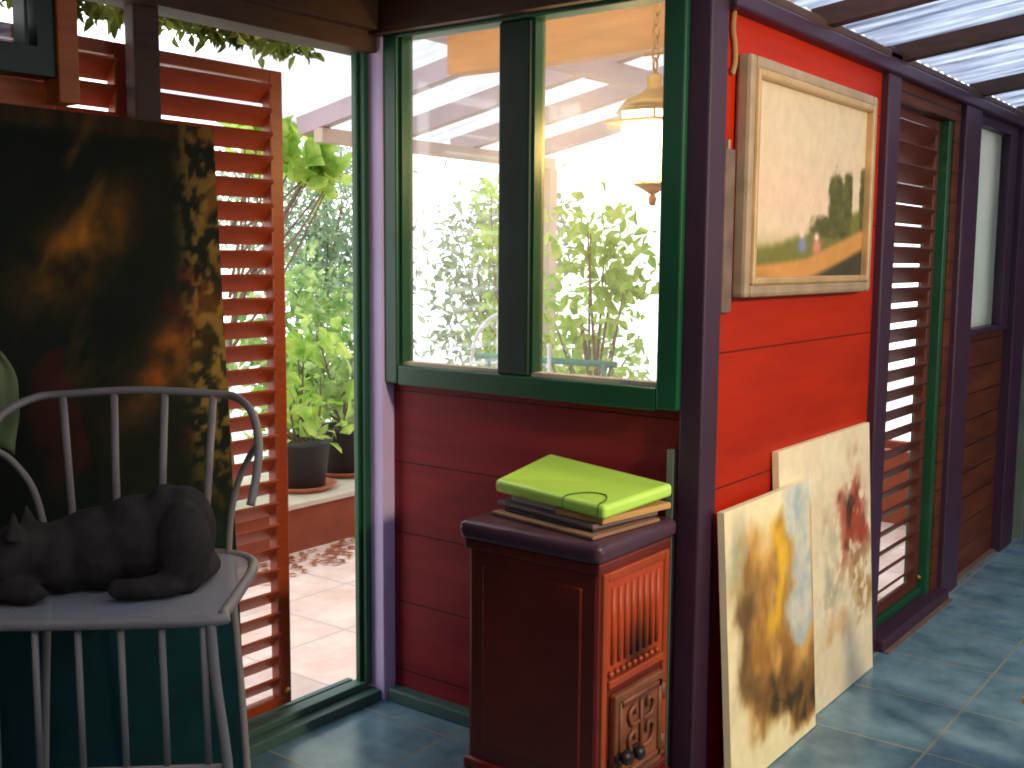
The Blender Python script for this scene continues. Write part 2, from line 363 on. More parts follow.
# red boarded wall and what follows it
struct(span('wall_right', M['red'], (RX-.08, RX, 2.74, 4.0, 0, 2.2)))
struct(span('trim_11', M['purple'], (RX-.09, RX+.03, 4.0, 4.13, 0, 2.26), bevel=.006))
struct(span('trim_12', M['purple'], (RX-.02, RX+.045, 2.74, 6.7, 2.165, 2.215), bevel=.008))
struct(span('trim_13', M['darkwood'], (RX-.06, RX+.03, 2.74, 6.7, 2.215, 2.25), bevel=.01))
d2 = struct(bpy.data.objects.new('door_2', None)); C.objects.link(d2)
f = MB(); f.span(RX-.10, RX+.0, 4.855, 4.90, .04, 2.09); f.span(RX-.10, RX-.02, 4.13, 4.855, .04, .075); f.build('door_jamb', M['green'], d2, bevel=.004)
f = MB(); f.span(RX-.10, RX+.01, 4.13, 4.98, 2.09, 2.17); f.span(RX-.08, RX+.01, 4.90, 4.98, 0, 2.09); f.build('door_header', M['brownboards'], d2, bevel=.004)
span('threshold', M['purple'], (RX-.02, RX+.06, 4.13, 5.0, 0, .05), d2, bevel=.008)
struct(span('trim_14', M['purple'], (RX-.08, RX+.035, 4.98, 5.22, 0, 2.17), bevel=.006))
struct(span('wall_right', M['brownboards'], (RX-.08, RX-.01, 5.22, 6.0, 0, 1.16)))
w2 = struct(bpy.data.objects.new('window_2', None)); C.objects.link(w2)
f = MB(); f.span(RX-.08, RX+.01, 5.22, 6.0, 1.16, 1.19); f.span(RX-.08, RX+.01, 5.22, 6.0, 2.12, 2.17); f.span(RX-.10, RX+.01, 5.86, 6.0, 1.19, 2.12); f.build('window_frame', M['purple'], w2, bevel=.004)
span('blind', M['blind'], (RX-.045, RX-.035, 5.22, 5.86, 1.19, 2.12), w2)
span('pane', M['glass'], (RX-.022, RX-.018, 5.22, 5.86, 1.19, 2.12), w2)
struct(span('trim_15', M['purple'], (RX-.08, RX+.04, 6.0, 6.24, 0, 2.2), bevel=.005))
struct(span('trim_16', M['strip'], (RX-.02, RX+.06, 6.36, 6.40, 0, 2.2)))
struct(span('wall_right', M['darkwood'], (RX-.08, RX-.02, 6.24, 6.7, 0, 2.2)))
struct(span('wall_end', M['darkwood'], (RX-.1, 1.9, 6.7, 6.8, 0, 2.8)))
f = MB(); f.span(1.9, 2.0, -1.6, 3.6, 0, 2.8); f.span(1.9, 2.0, 3.6, 6.7, 0, .8); f.span(1.9, 2.0, 3.6, 6.7, 2.35, 2.8)
struct(f.build('wall_east', M['plaster']))
w4 = struct(bpy.data.objects.new('window_added', None)); C.objects.link(w4)  # unseen window, added to let daylight onto the red wall and canvases
f = MB(); f.span(1.9, 1.98, 5.1, 5.17, .8, 2.35); f.span(1.9, 1.98, 3.6, 3.66, .8, 2.35); f.span(1.9, 1.98, 6.64, 6.7, .8, 2.35); f.build('window_frame', M['green'], w4)
span('pane', M['glass'], (1.94, 1.945, 3.66, 6.64, .8, 2.35), w4)
struct(span('wall_back', M['ceiling'], (LX-.06, 2.0, -1.7, -1.6, 0, 2.8)))
f = MB(); f.span(RX+.06, RX+.08, 4.13, 5.0, 0, .006); f.span(RX-.01, RX+.015, 5.22, 6.0, 0, .012); struct(f.build('baseboard_right', M['plaque']))
# translucent roof sloping up and away from the red wall
def roofz(x): return 2.255 + .13 * (x - RX)
f = MB(); n = 160
vs = []
for i in range(n+1):
    y = -1.6 + 8.4*i/n; dz = .006*math.cos(i*math.pi)
    vs.append((f.bm.verts.new((RX-.06, y, roofz(RX-.06)+.05+dz)), f.bm.verts.new((2.0, y, roofz(2.0)+.05+dz))))
for a, b in zip(vs, vs[1:]): f.bm.faces.new((a[0], a[1], b[1], b[0]))
struct(f.build('ceiling_translucent', M['roofin'], smooth=True))
for y in (-.9, .0, .9, 1.8, 2.68, 3.42, 4.16, 5.22, 6.1):
    f = MB(); f.bar((RX-.02, y, roofz(RX-.02)), (1.95, y, roofz(1.95)), .05, .062); struct(f.build('trim_rafter', M['darkwood']))
# ------------------------------------------------------------------ outside ground
struct(span('ground', M['yard'], (-16, 2, -6, 16, -.12, -.06)))
struct(span('patio_paving', M['paving'], (-4.35, RX-.1, -1, 9, -.06, -.005)))

# ------------------------------------------------------------------ louvred shutters
def shutter(label, x, y0, y1, z0, z1, pitch, chord, m, tilt=45, knob=True):
    t = thing('louvered_shutter', label, 'shutter', (x, (y0+y1)/2, z0))
    h = z1 - z0; w = y1 - y0
    f = MB(); f.span(-.019, .019, w/2-.05, w/2, 0, h); f.span(-.019, .019, -w/2, -w/2+.05, 0, h)
    f.span(-.019, .019, -w/2+.05, w/2-.05, 0, .03); f.span(-.019, .019, -w/2+.05, w/2-.05, h-.035, h)
    f.build('shutter_frame', m, t, bevel=.004)
    s = MB(); n = round((h-.075)/pitch); pitch = (h-.075)/n
    for i in range(n):
        z = .055 + (i+.3)*pitch
        mt = Matrix.Translation((0, 0, z)) @ Matrix.Rotation(R(-tilt), 4, 'Y')
        s.box(None, (chord, w-.09, .008), mtx=mt)
    s.build('slat_panel', m, t)
    if knob:
        k = MB(); k.lathe([(.004,0),(.010,.004),(.012,.012),(.006,.02)], 10, (0,0,0)); ko = k.build('bolt_knob', M['brassy'], t, True)
        ko.location = (.02, w/2-.03, .05); ko.rotation_euler.y = R(90)
    return t
shutter('orange-brown louvred shutter beside the open doorway, right of the dark canvas', -2.66, 1.815, 2.318, .06, 2.06, .0725, .070, M['slat'])
shutter('orange-brown louvred shutter mostly behind the dark canvas, left of the dark door post', -2.66, 1.12, 1.79, .06, 2.06, .0725, .073, M['slat'], knob=False)
shutter('tall dark brown louvred shutter set in the passage wall past the red wall', -1.435, 4.135, 4.85, .077, 2.085, .082, .088, M['slatdark'])

# ------------------------------------------------------------------ big dark canvas leaning by the door
def dark_fn(s, t):
    z = t; base = (20, 26, 14)
    c = mix((8, 46, 50), base, sm(.30, .52, z + .1*fb(s*4, t*4)))
    d = (s*1.0 - (1-t)*0.0)
    st = fb((s + t*.55)*2.2, (t - s*.9)*6.5, 3.1, 5)
    up = sm(.55, .78, t)
    c = mix(c, (128, 86, 26), sm(.56, .74, st)*up*.9)
    band = math.exp(-((s - (.30 + (t-.86)*1.6))/.10)**2)
    c = mix(c, (10, 22, 14), sm(.2, .8, band)*.5*up)
    g1 = math.exp(-(((s-.62)*1.0-(t-.80)*1.2)/.09)**2) * math.exp(-((t-.82)/.07)**2)
    g2 = math.exp(-(((s-.84)-(t-.66)*1.3)/.07)**2) * math.exp(-((t-.67)/.08)**2)
    c = mix(c, (176, 106, 24), min(1, g1*1.1)*fb(s*14, t*22, 7)*1.4)
    c = mix(c, (186, 96, 20), min(1, g2*1.1)*fb(s*14, t*22, 9)*1.4)
    edge = sm(.86, .93, s)*sm(.35, .6, t)
    c = mix(c, (150, 116, 48), edge*sm(.45, .6, fb(s*30, t*40, 2))*.8)
    top = sm(.965, .985, t)
    c = mix(c, (150, 92, 34), top*.6*fb(s*20, t*5, 4))  # warm light along the top edge, painted into the colour
    rr = fb(s*6, t*9, 11)
    c = mix(c, (96, 20, 14), sm(.66, .8, rr)*.5*sm(.4, .6, t))
    return c
cv = thing('dark_painting', 'very large dark green-black and gold canvas leaning behind the metal chair', 'painting', (0,0,0))
b0 = Vector((-2.455, 1.985, .005)); t0 = Vector((-2.545, 1.98, 1.852)); L_ = 1.2
upv = (t0 - b0); nrm = Vector((upv.z, 0, -upv.x)).normalized()
painted('painted_face', b0 + Vector((0,-L_,0)) + nrm*.0015, (0, L_, 0), upv, 150, 220, dark_fn, M['darkpaint'], cv)
f = MB(); q = nrm*.022
p = [b0+Vector((0,-L_,0))-q, b0+Vector((0,-L_,0)), b0, b0-q]
f.hexa(p + [v + upv for v in p]); f.build('stretcher_edge', M['kraft'], cv)

# ------------------------------------------------------------------ two canvases leaning on the red wall
def canvas(name, label, base_l, base_r, top_off, height, fn, thick=.02):
    t = thing(name, label, 'painting')
    bl, br = Vector(base_l), Vector(base_r); up = Vector((top_off, 0, height))
    side = (br - bl); nr = side.normalized().cross(up.normalized()).normalized()
    if nr.x < 0: nr = -nr
    painted('painted_face', bl + nr*.001, side, up, 90, 140, fn, M['paintmat'], t)
    q = nr*thick; p = [bl-q, bl, br, br-q]
    f = MB(); f.hexa(p + [v+up for v in p]); f.build('stretcher_edge', M['linen'], t)
    return t
def gold_fn(s, t):
    n2 = fb(s*9, t*9, 5)
    x = s + (fb(s*3.5, t*3.5, 1)-.5)*.34; y = t + (fb(s*3, t*3, 8)-.5)*.30
    c = (246, 230, 182)
    top = .80 + .10*s                                   # cloud of ochre under a cream corner
    blob = sm(.05, .22, x)*sm(.04, .16, y)*(1-sm(top-.10, top+.06, y))
    c = mix(c, (214, 160, 76), blob*.9)
    c = mix(c, (150, 98, 38), blob*sm(.30, .75, fb(s*4, t*3, 21))*.85)
    lc = math.exp(-((x-.20)/.10)**2)*sm(.10, .3, y)*(1-sm(.55, .78, y))
    c = mix(c, (84, 60, 34), lc*.75)
    dk = sm(.18, .4, x)*sm(.06, .18, y)*(1-sm(.24, .42, y))
    c = mix(c, (104, 70, 26), dk*.8); c = mix(c, (48, 38, 18), dk*sm(.35, .8, n2)*.8)
    ye = math.exp(-((x-.56)/.085)**2)*sm(.40, .55, t)*(1-sm(.82, .95, t))
    c = mix(c, (240, 186, 44), ye*.9)
    bl = sm(.64, .76, x)*(1-sm(.97, 1.0, s))*sm(.42, .54, y)
    c = mix(c, (214, 214, 200), bl*.9); c = mix(c, (160, 178, 184), bl*sm(.3, .85, n2)*.75)
    c = mix(c, (158, 162, 146), math.exp(-((x-.10)/.07)**2)*math.exp(-((t-.84)/.13)**2)*.7)
    return c
def red_fn(s, t):
    n2 = fb(s*14, t*14, 5)
    x = s + (fb(s*5, t*5, 2)-.5)*.3; y = t + (fb(s*5, t*5, 12)-.5)*.22
    c = mix((240, 224, 188), (226, 206, 168), fb(s*4, t*4, 3))
    b = math.exp(-((x-.80)/.14)**2 - ((y-.66)/.17)**2)
    c = mix(c, (168, 66, 44), min(1, b*1.2)*sm(.3, .55, n2+b*.25))
    c = mix(c, (70, 48, 34), sm(.45, .8, fb(s*9, t*9, 17))*min(1, b*1.3))
    d = math.exp(-((x-.84)/.13)**2 - ((y-.40)/.14)**2)
    c = mix(c, (150, 104, 40), d*.8*sm(.35, .6, n2))
    g = math.exp(-((x-.52)/.12)**2 - ((y-.46)/.14)**2)
    c = mix(c, (140, 142, 120), g*.6*sm(.3, .6, n2))
    k = math.exp(-((x-.5)/.08)**2 - ((y-.24)/.06)**2)
    c = mix(c, (208, 150, 90), k*.6)
    return c
canvas('abstract_painting', 'front canvas with golden brown abstract leaning at the foot of the red wall', (-1.270, 2.715, .004), (-1.270, 3.325, .004), -.05, .806, gold_fn)
canvas('abstract_painting', 'back canvas with red and brown smudges, partly behind the golden one', (-1.302, 3.15, .004), (-1.302, 3.955, .004), -.054, .912, red_fn)

# ------------------------------------------------------------------ framed landscape
def land_fn(s, t):
    n = fb(s*5, t*5, 1)
    sky = mix((224, 196, 166), (206, 186, 156), t); sky = mix(sky, (226, 184, 160), math.exp(-((t-.45)/.12)**2)*(1-s)*.6)
    c = mix((176, 166, 116), sky, sm(.10, .30, t + (s)*.02 + (n-.5)*.06))
    hill = .14 + .20*s + .06*sm(.4, .7, s) + (fb(s*9, 3)-.5)*.05
    if t < hill + .03: c = mix(c, (112, 110, 48), sm(hill+.03, hill-.02, t) if False else 1-sm(hill-.03, hill+.03, t))
    tr = max(math.exp(-((s-.72)/.075)**4 - ((t-.43)/.17)**4), math.exp(-((s-.83)/.05)**4 - ((t-.44)/.17)**4), math.exp(-((s-.68)/.2)**4 - ((t-.28)/.07)**4)*.8)
    tr = max(tr, math.exp(-((s-1.0)/.05)**4 - ((t-.46)/.2)**4))
    c = mix(c, mix((104, 100, 46), (62, 64, 26), fb(s*18, t*18, 4)), sm(.12, .75, tr + (fb(s*16, t*16, 6)-.5)*.55))
    pu = .055 + .10*s + .14*max(0, s-.45)*1.6; pl = -.02 + .35*max(0, s-.45)**1.15 if s > .45 else -.02
    if t < pu + .02: c = mix(c, (196, 138, 70), 1-sm(pu-.02, pu+.02, t))
    if t < pl + .03: c = mix(c, (58, 54, 36), 1-sm(pl-.02, pl+.03, t))
    if s < .3: c = mix(c, (140, 100, 50), (1-sm(0,.3,s))*(1-sm(.0,.06,t))*.7)
    for fx, fz, col in ((.42, .175, (126, 132, 168)), (.55, .165, (206, 130, 110))):
        b = math.exp(-((s-fx)/.035)**2 - ((t-fz)/.04)**2); c = mix(c, col, min(1, b*1.3))
        h = math.exp(-((s-fx+.005)/.02)**2 - ((t-fz-.06)/.022)**2); c = mix(c, (226, 196, 176), min(1, h*1.2))
    return c
pf = thing('framed_landscape', 'gilt-framed landscape of a hillside path with trees hung on the red wall', 'painting')
y0, y1, z0, z1 = 2.825, 3.835, 1.395, 2.06
xf = -1.33
def frame_ring(name, m, y0, y1, z0, z1, wd, xa, xb, bevel):
    f = MB(); f.span(xa, xb, y0, y0+wd, z0, z1); f.span(xa, xb, y1-wd, y1, z0, z1)
    f.span(xa, xb, y0+wd, y1-wd, z0, z0+wd); f.span(xa, xb, y0+wd, y1-wd, z1-wd, z1); return f.build(name, m, pf, bevel=bevel)
frame_ring('outer_frame', M['greyframe'], y0, y1, z0, z1, .04, -1.378, xf, .012)
frame_ring('inner_frame', M['goldframe'], y0+.036, y1-.036, z0+.036, z1-.036, .022, -1.375, xf+.007, .006)
painted('painted_face', (xf-.018, y0+.055, z0+.055), (0, y1-y0-.11, 0), (0, 0, z1-z0-.11), 150, 110, land_fn, M['paintmat'], pf)
f = MB(); f.span(-1.379, xf-.020, y0+.05, y1-.05, z0+.05, z1-.05); f.build('backing_board', M['card'], pf)

pq = thing('wall_plaque', 'narrow weathered board hung on the red wall right beside the purple post', 'plaque')
span('board', M['plaque'], (-1.379, -1.360, 2.748, 2.806, 1.355, 1.80), pq, bevel=.004)
span('hanging_tab', M['greyframe'], (-1.379, -1.366, 2.77, 2.784, 1.80, 1.825), pq)
f = MB(); f.tube(spline([(-1.371, 2.792, 2.164), (-1.371, 2.787, 2.12), (-1.371, 2.80, 2.08), (-1.371, 2.805, 2.035), (-1.371, 2.79, 2.0)], 6), .008, 8)
tag(f.build('rope', M['rope'], smooth=True), 'short tan cord hanging from the beam at the top of the red wall', 'cord')

# ------------------------------------------------------------------ stove
st = thing('stove', 'reddish-brown enamel stove with dark slab top in the corner by the window', 'stove', (0,0,0))
sx0, sx1, sy0, sy1 = -1.845, -1.425, 2.25, 2.60
f = MB(); f.span(sx0, sx1, sy0, sy1, .12, .75); f.build('body', M['stoveshade'], st, bevel=.012)
f = MB(); f.span(sx0-.02, sx1+.02, sy0-.02, sy1+.01, 0, .10); f.span(sx0-.012, sx1+.012, sy0-.012, sy1+.005, .10, .135); f.build('plinth', M['stoveshade'], st, bevel=.012)
f = MB(); f.span(sx0-.02, sx1+.016, sy0-.022, sy1+.025, .748, .80); f.build('top_slab', M['slab'], st, bevel=.02, seg=4)
f = MB(); f.span(sx0-.008, sx1+.006, sy0-.008, sy1+.005, .722, .75); f.build('cornice', M['stoveshade'], st, bevel=.006)
f = MB(); f.span(sx0+.05, sx1-.05, sy0-.004, sy0+.01, .18, .68); f.build('side_panel', M['stoveshade'], st, bevel=.006)
# fluted panel on the face turned to the right
xa = sx1
f = MB(); f.span(xa-.005, xa+.008, sy0+.012, sy0+.035, .14, .72); f.span(xa-.005, xa+.008, sy1-.03, sy1-.005, .14, .72); f.span(xa-.005, xa+.008, sy0+.035, sy1-.03, .695, .72)
f.build('face_frame', M['stove'], st, bevel=.004)
def soot(s, t):
    c = (176, 70, 34); k = math.exp(-((s-.55)/.22)**2)*(1-sm(.15, .62, t))
    return mix(c, (36, 22, 16), min(1, k*1.0)*(.55+.6*fb(s*6, t*6, 3)))
painted('soot_panel', (xa+.002, sy0+.035, .43), (0, sy1-sy0-.065, 0), (0, 0, .265), 40, 40, soot, M['sootpaint'], st)
f = MB()
for i in range(8):
    y = sy0 + .062 + i*.032; f.tube([(xa+.003, y, .475), (xa+.003, y, .675)], .007, 8)
fl = f.build('fluting', M['sootpaint'], st, True)
ca = fl.data.color_attributes.new('paint', 'FLOAT_COLOR', 'POINT')
for i_, v_ in enumerate(fl.data.vertices):
    c_ = soot((v_.co.y-sy0-.035)/(sy1-sy0-.065), (v_.co.z-.43)/.265); ca.data[i_].color = (lin(c_[0]), lin(c_[1]), lin(c_[2]), 1)
f = MB()
for i in range(9): f.tube([(xa+.003, sy0+.05+i*.029, .452), (xa+.014, sy0+.05+i*.029, .452)], .009, 8)
f.build('bead_row', M['stove'], st, True)
f = MB(); f.span(xa, xa+.012, sy0+.04, sy1-.035, .415, .437); f.build('door_lintel', M['stove'], st, bevel=.004)
dr = MB().span(xa, xa+.022, sy0+.055, sy1-.05, .14, .395).build('stove_door', M['iron'], st, bevel=.006)
f = MB(); f.span(xa+.02, xa+.028, sy0+.075, sy1-.07, .36, .375); f.span(xa+.02, xa+.028, sy0+.075, sy1-.07, .165, .18); f.span(xa+.02, xa+.028, sy0+.07, sy0+.082, .165, .375); f.span(xa+.02, xa+.028, sy1-.082, sy1-.07, .165, .375)
cy = (sy0+sy1)/2; cz = .285
for k in (-1, 1):
    f.tube(spline([(xa+.026, cy+k*.012, cz-.065), (xa+.028, cy+k*.05, cz-.058), (xa+.028, cy+k*.062, cz-.02), (xa+.028, cy+k*.035, cz-.006), (xa+.028, cy+k*.03, cz-.03)], 5), .006, 6)
    f.tube(spline([(xa+.026, cy+k*.012, cz+.012), (xa+.028, cy+k*.05, cz+.016), (xa+.028, cy+k*.062, cz+.048), (xa+.028, cy+k*.035, cz+.062), (xa+.028, cy+k*.03, cz+.04)], 5), .006, 6)
f.tube([(xa+.026, cy, cz-.085), (xa+.026, cy, cz+.068)], .006, 6)
f.build('door_ornament', M['iron'], dr, True)
for y, z in ((sy0+.07, .235), (sy0+.135, .225)):
    f = MB(); f.lathe([(.008,0),(.008,.016),(.017,.02),(.018,.032),(.010,.04)], 12); k = f.build('latch_knob', M['blackiron'], dr, True); k.location = (xa+.02, y, z); k.rotation_euler.y = R(90)
f = MB(); f.span(xa+.022, xa+.032, sy0+.05, sy0+.16, .22, .24); f.build('latch_bar', M['blackiron'], dr, bevel=.003)
for z in (.19, .335):
    f = MB(); f.tube([(xa+.014, sy1-.045, z-.022), (xa+.014, sy1-.045, z+.022)], .011, 10); f.span(xa, xa+.01, sy1-.075, sy1-.02, z-.012, z+.012); f.build('hinge', M['iron'], st, True)

# ------------------------------------------------------------------ papers and folders on the stove
def slab(name, label, cat, corners, th, m, bevel=.003, parent=None, dz=None):
    t = MB(); p = [Vector(c) for c in corners]
    t.hexa(p + [v + Vector((0,0,th)) for v in p])
    o = t.build(name, m, parent, bevel=bevel)
    return tag(o, label, cat, 'papers and folders on the stove') if not parent else o
slab('card_folder', 'brown card portfolio at the bottom of the pile on the stove', 'folder', [(-1.83,2.33,.801),(-1.455,2.265,.801),(-1.425,2.55,.801),(-1.80,2.61,.801)], .010, M['card'])
slab('black_folder', 'thin black folder just above the brown portfolio on the stove', 'folder', [(-1.80,2.35,.8115),(-1.475,2.295,.8115),(-1.45,2.55,.8115),(-1.775,2.60,.8115)], .007, M['blackcard'])
slab('grey_folder', 'flat grey folder sticking out left in the middle of the pile', 'folder', [(-1.845,2.375,.819),(-1.475,2.295,.819),(-1.43,2.545,.819),(-1.79,2.62,.819)], .012, M['greycard'])
slab('kraft_envelope', 'tan paper envelope under the right end of the green folder', 'envelope', [(-1.62,2.335,.8315),(-1.458,2.315,.8315),(-1.415,2.59,.8315),(-1.58,2.61,.8315)], .017, M['kraft'])
slab('paper_stack', 'white papers poking out under the left end of the green folder', 'papers', [(-1.81,2.395,.8315),(-1.64,2.36,.8315),(-1.60,2.61,.8315),(-1.77,2.63,.8315)], .015, M['paper'])
gf = thing('elastic_folder', 'lime green plastic folder with an elastic cord on top of the pile', 'folder')
gf['group'] = 'papers and folders on the stove'
gc = [Vector((-1.852,2.372,.853)), Vector((-1.44,2.29,.849)), Vector((-1.402,2.575,.868)), Vector((-1.85,2.635,.893))]
f = MB(); f.hexa(gc + [v + Vector((0,0,.036)) for v in gc]); f.build('folder_body', M['lime'], gf, smooth=False, bevel=.012, seg=4)
tp = [v + Vector((0,0,.0375)) for v in gc]
def on(s, t): return (tp[0]*(1-s)+tp[1]*s)*(1-t) + (tp[3]*(1-s)+tp[2]*s)*t
f = MB(); f.tube(spline([on(.66,.0)+Vector((0,-.004,-.03)), on(.66,.01), on(.72,.22), on(.84,.28), on(.92,.16), on(.955,.0), on(.955,.0)+Vector((0,-.004,-.03))], 8), .0018, 6)
f.build('elastic_cord', M['elastic'], gf, True)

# ------------------------------------------------------------------ metal garden chair
UP = math.atan2(.6033, .7975) + R(5)
ch = thing('garden_chair', 'pale metal garden chair with spindle back that the cat lies on', 'chair', (-.828*.7975 - 2.04*.6033, -.828*.6033 + 2.04*.7975, 0), UP)
SZ = .80
def outline(s):   # seat outline, s=0..1 counterclockwise from the front left corner
    pts = [(x*.92, y) for x, y in [(-.275,0),(0,-.008),(.275,0),(.292,.04),(.30,.18),(.305,.33),(.29,.42),(.235,.475),(.13,.50),(0,.505),(-.13,.50),(-.235,.475),(-.29,.42),(-.305,.33),(-.30,.18),(-.292,.04)]]
    return pts
rim = spline([(x,y,SZ) for x,y in outline(0)] + [(-.253,0,SZ)], 5)[:-1]
f = MB(); f.tube(rim, .012, 8, closed=True); f.build('seat_rim', M['whitemetal'], ch, True)
# punched seat sheet
m, nt, out = new_mat('punched_metal_sheet')
Lk = nt.links.new
tc = nt.nodes.new('ShaderNodeTexCoord'); mp = nt.nodes.new('ShaderNodeMapping'); mp.inputs['Scale'].default_value = (150, 150, 0)
mp.inputs['Rotation'].default_value = (0, 0, R(45))
vo = nt.nodes.new('ShaderNodeTexVoronoi'); vo.inputs['Randomness'].default_value = 0; vo.inputs['Scale'].default_value = 1
gt = nt.nodes.new('ShaderNodeMath'); gt.operation = 'LESS_THAN'; gt.inputs[1].default_value = .26
pr = nt.nodes.new('ShaderNodeBsdfPrincipled'); pr.inputs['Base Color'].default_value = rgb(176, 172, 172); pr.inputs['Roughness'].default_value = .5
tr = nt.nodes.new('ShaderNodeBsdfTransparent'); mx = nt.nodes.new('ShaderNodeMixShader')
Lk(tc.outputs['Object'], mp.inputs[0]); Lk(mp.outputs[0], vo.inputs['Vector']); Lk(vo.outputs['Distance'], gt.inputs[0]); Lk(gt.outputs[0], mx.inputs[0]); Lk(pr.outputs[0], mx.inputs[1]); Lk(tr.outputs[0], mx.inputs[2]); Lk(mx.outputs[0], out.inputs[0])
M['mesh'] = m
f = MB(); f.bm.faces.new([f.bm.verts.new(Vector(p) + Vector((0,0,.004))) for p in rim]); f.build('seat', M['mesh'], ch)
rail = [(-.29,.27,.965),(-.30,.30,1.03),(-.298,.35,1.09),(-.275,.42,1.145),(-.23,.49,1.172),(-.172,.515,1.178),(0,.525,1.186),(.172,.515,1.178),(.23,.49,1.172),(.275,.42,1.145),(.298,.35,1.09),(.30,.30,1.03),(.29,.27,.965)]
f = MB(); f.tube(spline(rail, 7), .0095, 8); f.build('back_rail', M['whitemetal'], ch, True)
for x in (-.172, -.058, .058, .172):
    f = MB(); f.tube([(x*1.0, .515+.01*(abs(x)<.1), 1.18), (x*.93, .50, 1.0), (x*.86, .49, SZ)], .009, 8); f.build('back_spindle', M['whitemetal'], ch, True)
for k in (-1, 1):
    f = MB(); f.tube(spline([(k*.295,.36,1.08),(k*.27,.42,1.05),(k*.235,.46,.98),(k*.215,.47,.90),(k*.205,.478,SZ)], 7), .008, 8); f.build('arm_brace', M['whitemetal'], ch, True)
for x in (-.235,-.157,-.08,0,.08,.157,.235):
    f = MB(); f.tube([(x, 0, SZ-.005), (x*1.02, .004, .50)], .007, 8); f.build('front_bar', M['whitemetal'], ch, True)
f = MB(); f.tube([(-.275,0,.50),(.275,0,.50)], .009, 8); f.build('front_stretcher', M['whitemetal'], ch, True)
for k in (-1, 1):
    f = MB(); f.tube(spline([(k*.25,.0,SZ-.003),(k*.258,-.002,.68),(k*.28,-.006,.48),(k*.295,-.02,.2),(k*.305,-.03,.0)], 6), .010, 8); f.build('leg', M['whitemetal'], ch, True)
    f = MB(); f.tube(spline([(k*.205,.475,SZ-.003),(k*.225,.48,.5),(k*.25,.485,.0)], 6), .010, 8); f.build('leg', M['whitemetal'], ch, True)

# ------------------------------------------------------------------ the cat: one continuous skin grown from overlapping volumes
def cat():
    t = thing('cat', 'dark grey cat lying on the seat of the metal garden chair', 'cat', ch.location, UP)
    bm = bmesh.new()
    def cx_(x): return .205 + (x-.215)*.66 if x > -.1 else .205 - .315*.66 + (x+.1)*.82
    def ell(c, r, rot=(0,0,0)):
        mt = Matrix.Translation(c) @ Matrix.Rotation(rot[2],4,'Z') @ Matrix.Rotation(rot[1],4,'Y') @ Matrix.Rotation(rot[0],4,'X') @ Matrix.Diagonal((*r,1))
        bmesh.ops.create_uvsphere(bm, u_segments=24, v_segments=16, radius=1, matrix=mt)
    S = SZ + .008
    ell((.125,.26,S+.085), (.105,.105,.088))            # rump
    ell((.155,.185,S+.075), (.085,.062,.085))           # near haunch
    ell((.075,.255,S+.10), (.075,.085,.078))            # hip hump
    ell((.0,.24,S+.078), (.15,.095,.083), (0,R(4),0))  # loin
    ell((-.11,.225,S+.068), (.13,.09,.074), (0,R(4),0)) # ribs
    ell((-.20,.205,S+.060), (.085,.08,.066))            # shoulders
    ell((-.255,.18,S+.075), (.06,.055,.052))            # neck
    ell((-.30,.155,S+.078), (.058,.054,.050))           # skull
    ell((-.345,.135,S+.062), (.030,.028,.024))          # muzzle
    ell((-.315,.125,S+.062), (.036,.030,.028))          # cheek
    ell((-.315,.175,S+.062), (.036,.030,.028))
    for y, c in ((.122, 0), (.195, 1)):                  # ears: flattened cones
        mt = Matrix.Translation((-.282, y+.002, S+.130)) @ Matrix.Rotation(R(14 if c else -14),4,'X') @ Matrix.Diagonal((.75,1,1,1))
        bmesh.ops.create_cone(bm, cap_ends=True, segments=16, radius1=.030, radius2=.007, depth=.052, matrix=mt)
    ell((-.27,.115,S+.020), (.075,.026,.021), (0,0,R(-12)))  # near forepaw
    ell((-.335,.10,S+.017), (.026,.022,.017))
    ell((-.28,.215,S+.020), (.075,.026,.021), (0,0,R(8)))
    ell((-.35,.205,S+.017), (.026,.022,.017))
    ell((.09,.135,S+.020), (.085,.026,.021), (0,0,R(6)))     # near hind foot
    for i in range(16):                                       # tail laid along the flank
        u = i/15; ell((.215-.22*u*u-.02*u, .275-.16*math.sin(u*1.6)+.0, S+.022), (.028,.024-.004*u,.021-.003*u))
    for v in bm.verts: v.co = Vector((cx_(v.co.x), .23 + (v.co.y-.23)*1.08, S + (v.co.z-S)*1.17))
    me = bpy.data.meshes.new('cat_body'); bm.to_mesh(me); bm.free()
    o = bpy.data.objects.new('cat_volume', me); C.objects.link(o)
    r = o.modifiers.new('r', 'REMESH'); r.mode = 'VOXEL'; r.voxel_size = .006
    s = o.modifiers.new('s', 'SMOOTH'); s.factor = .6; s.iterations = 9
    dg = bpy.context.evaluated_depsgraph_get(); dg.update()
    m2 = bpy.data.meshes.new_from_object(o.evaluated_get(dg)); bpy.data.objects.remove(o)
    m2.materials.clear(); m2.materials.append(M['cat'])
    for p in m2.polygons: p.use_smooth = True
    b = bpy.data.objects.new('body', m2); C.objects.link(b); b.parent = t
    for y in (.122, .170):
        f = MB(); bmesh.ops.create_uvsphere(f.bm, u_segments=12, v_segments=8, radius=.009); e = f.build('eye', M['cateye'], t, True); e.location = (cx_(-.343), .23 + (y+.008-.23)*1.08, S+.103)
    f = MB(); bmesh.ops.create_uvsphere(f.bm, u_segments=10, v_segments=8, radius=.007); e = f.build('nose', M['catdark'], t, True); e.location = (cx_(-.372), .23+(.133-.23)*1.08, S+.079)
    for k in (-1, 1):
        f = MB()
        for j in range(3): f.tube([(cx_(-.36),.127+k*.012,S+.07),(cx_(-.372),.127+k*.05,S+.072+.008*(j-1)),(cx_(-.374),.127+k*.08,S+.065+.016*(j-1))], .0005, 4)
        f.build('whiskers', M['paper'], t)
cat()

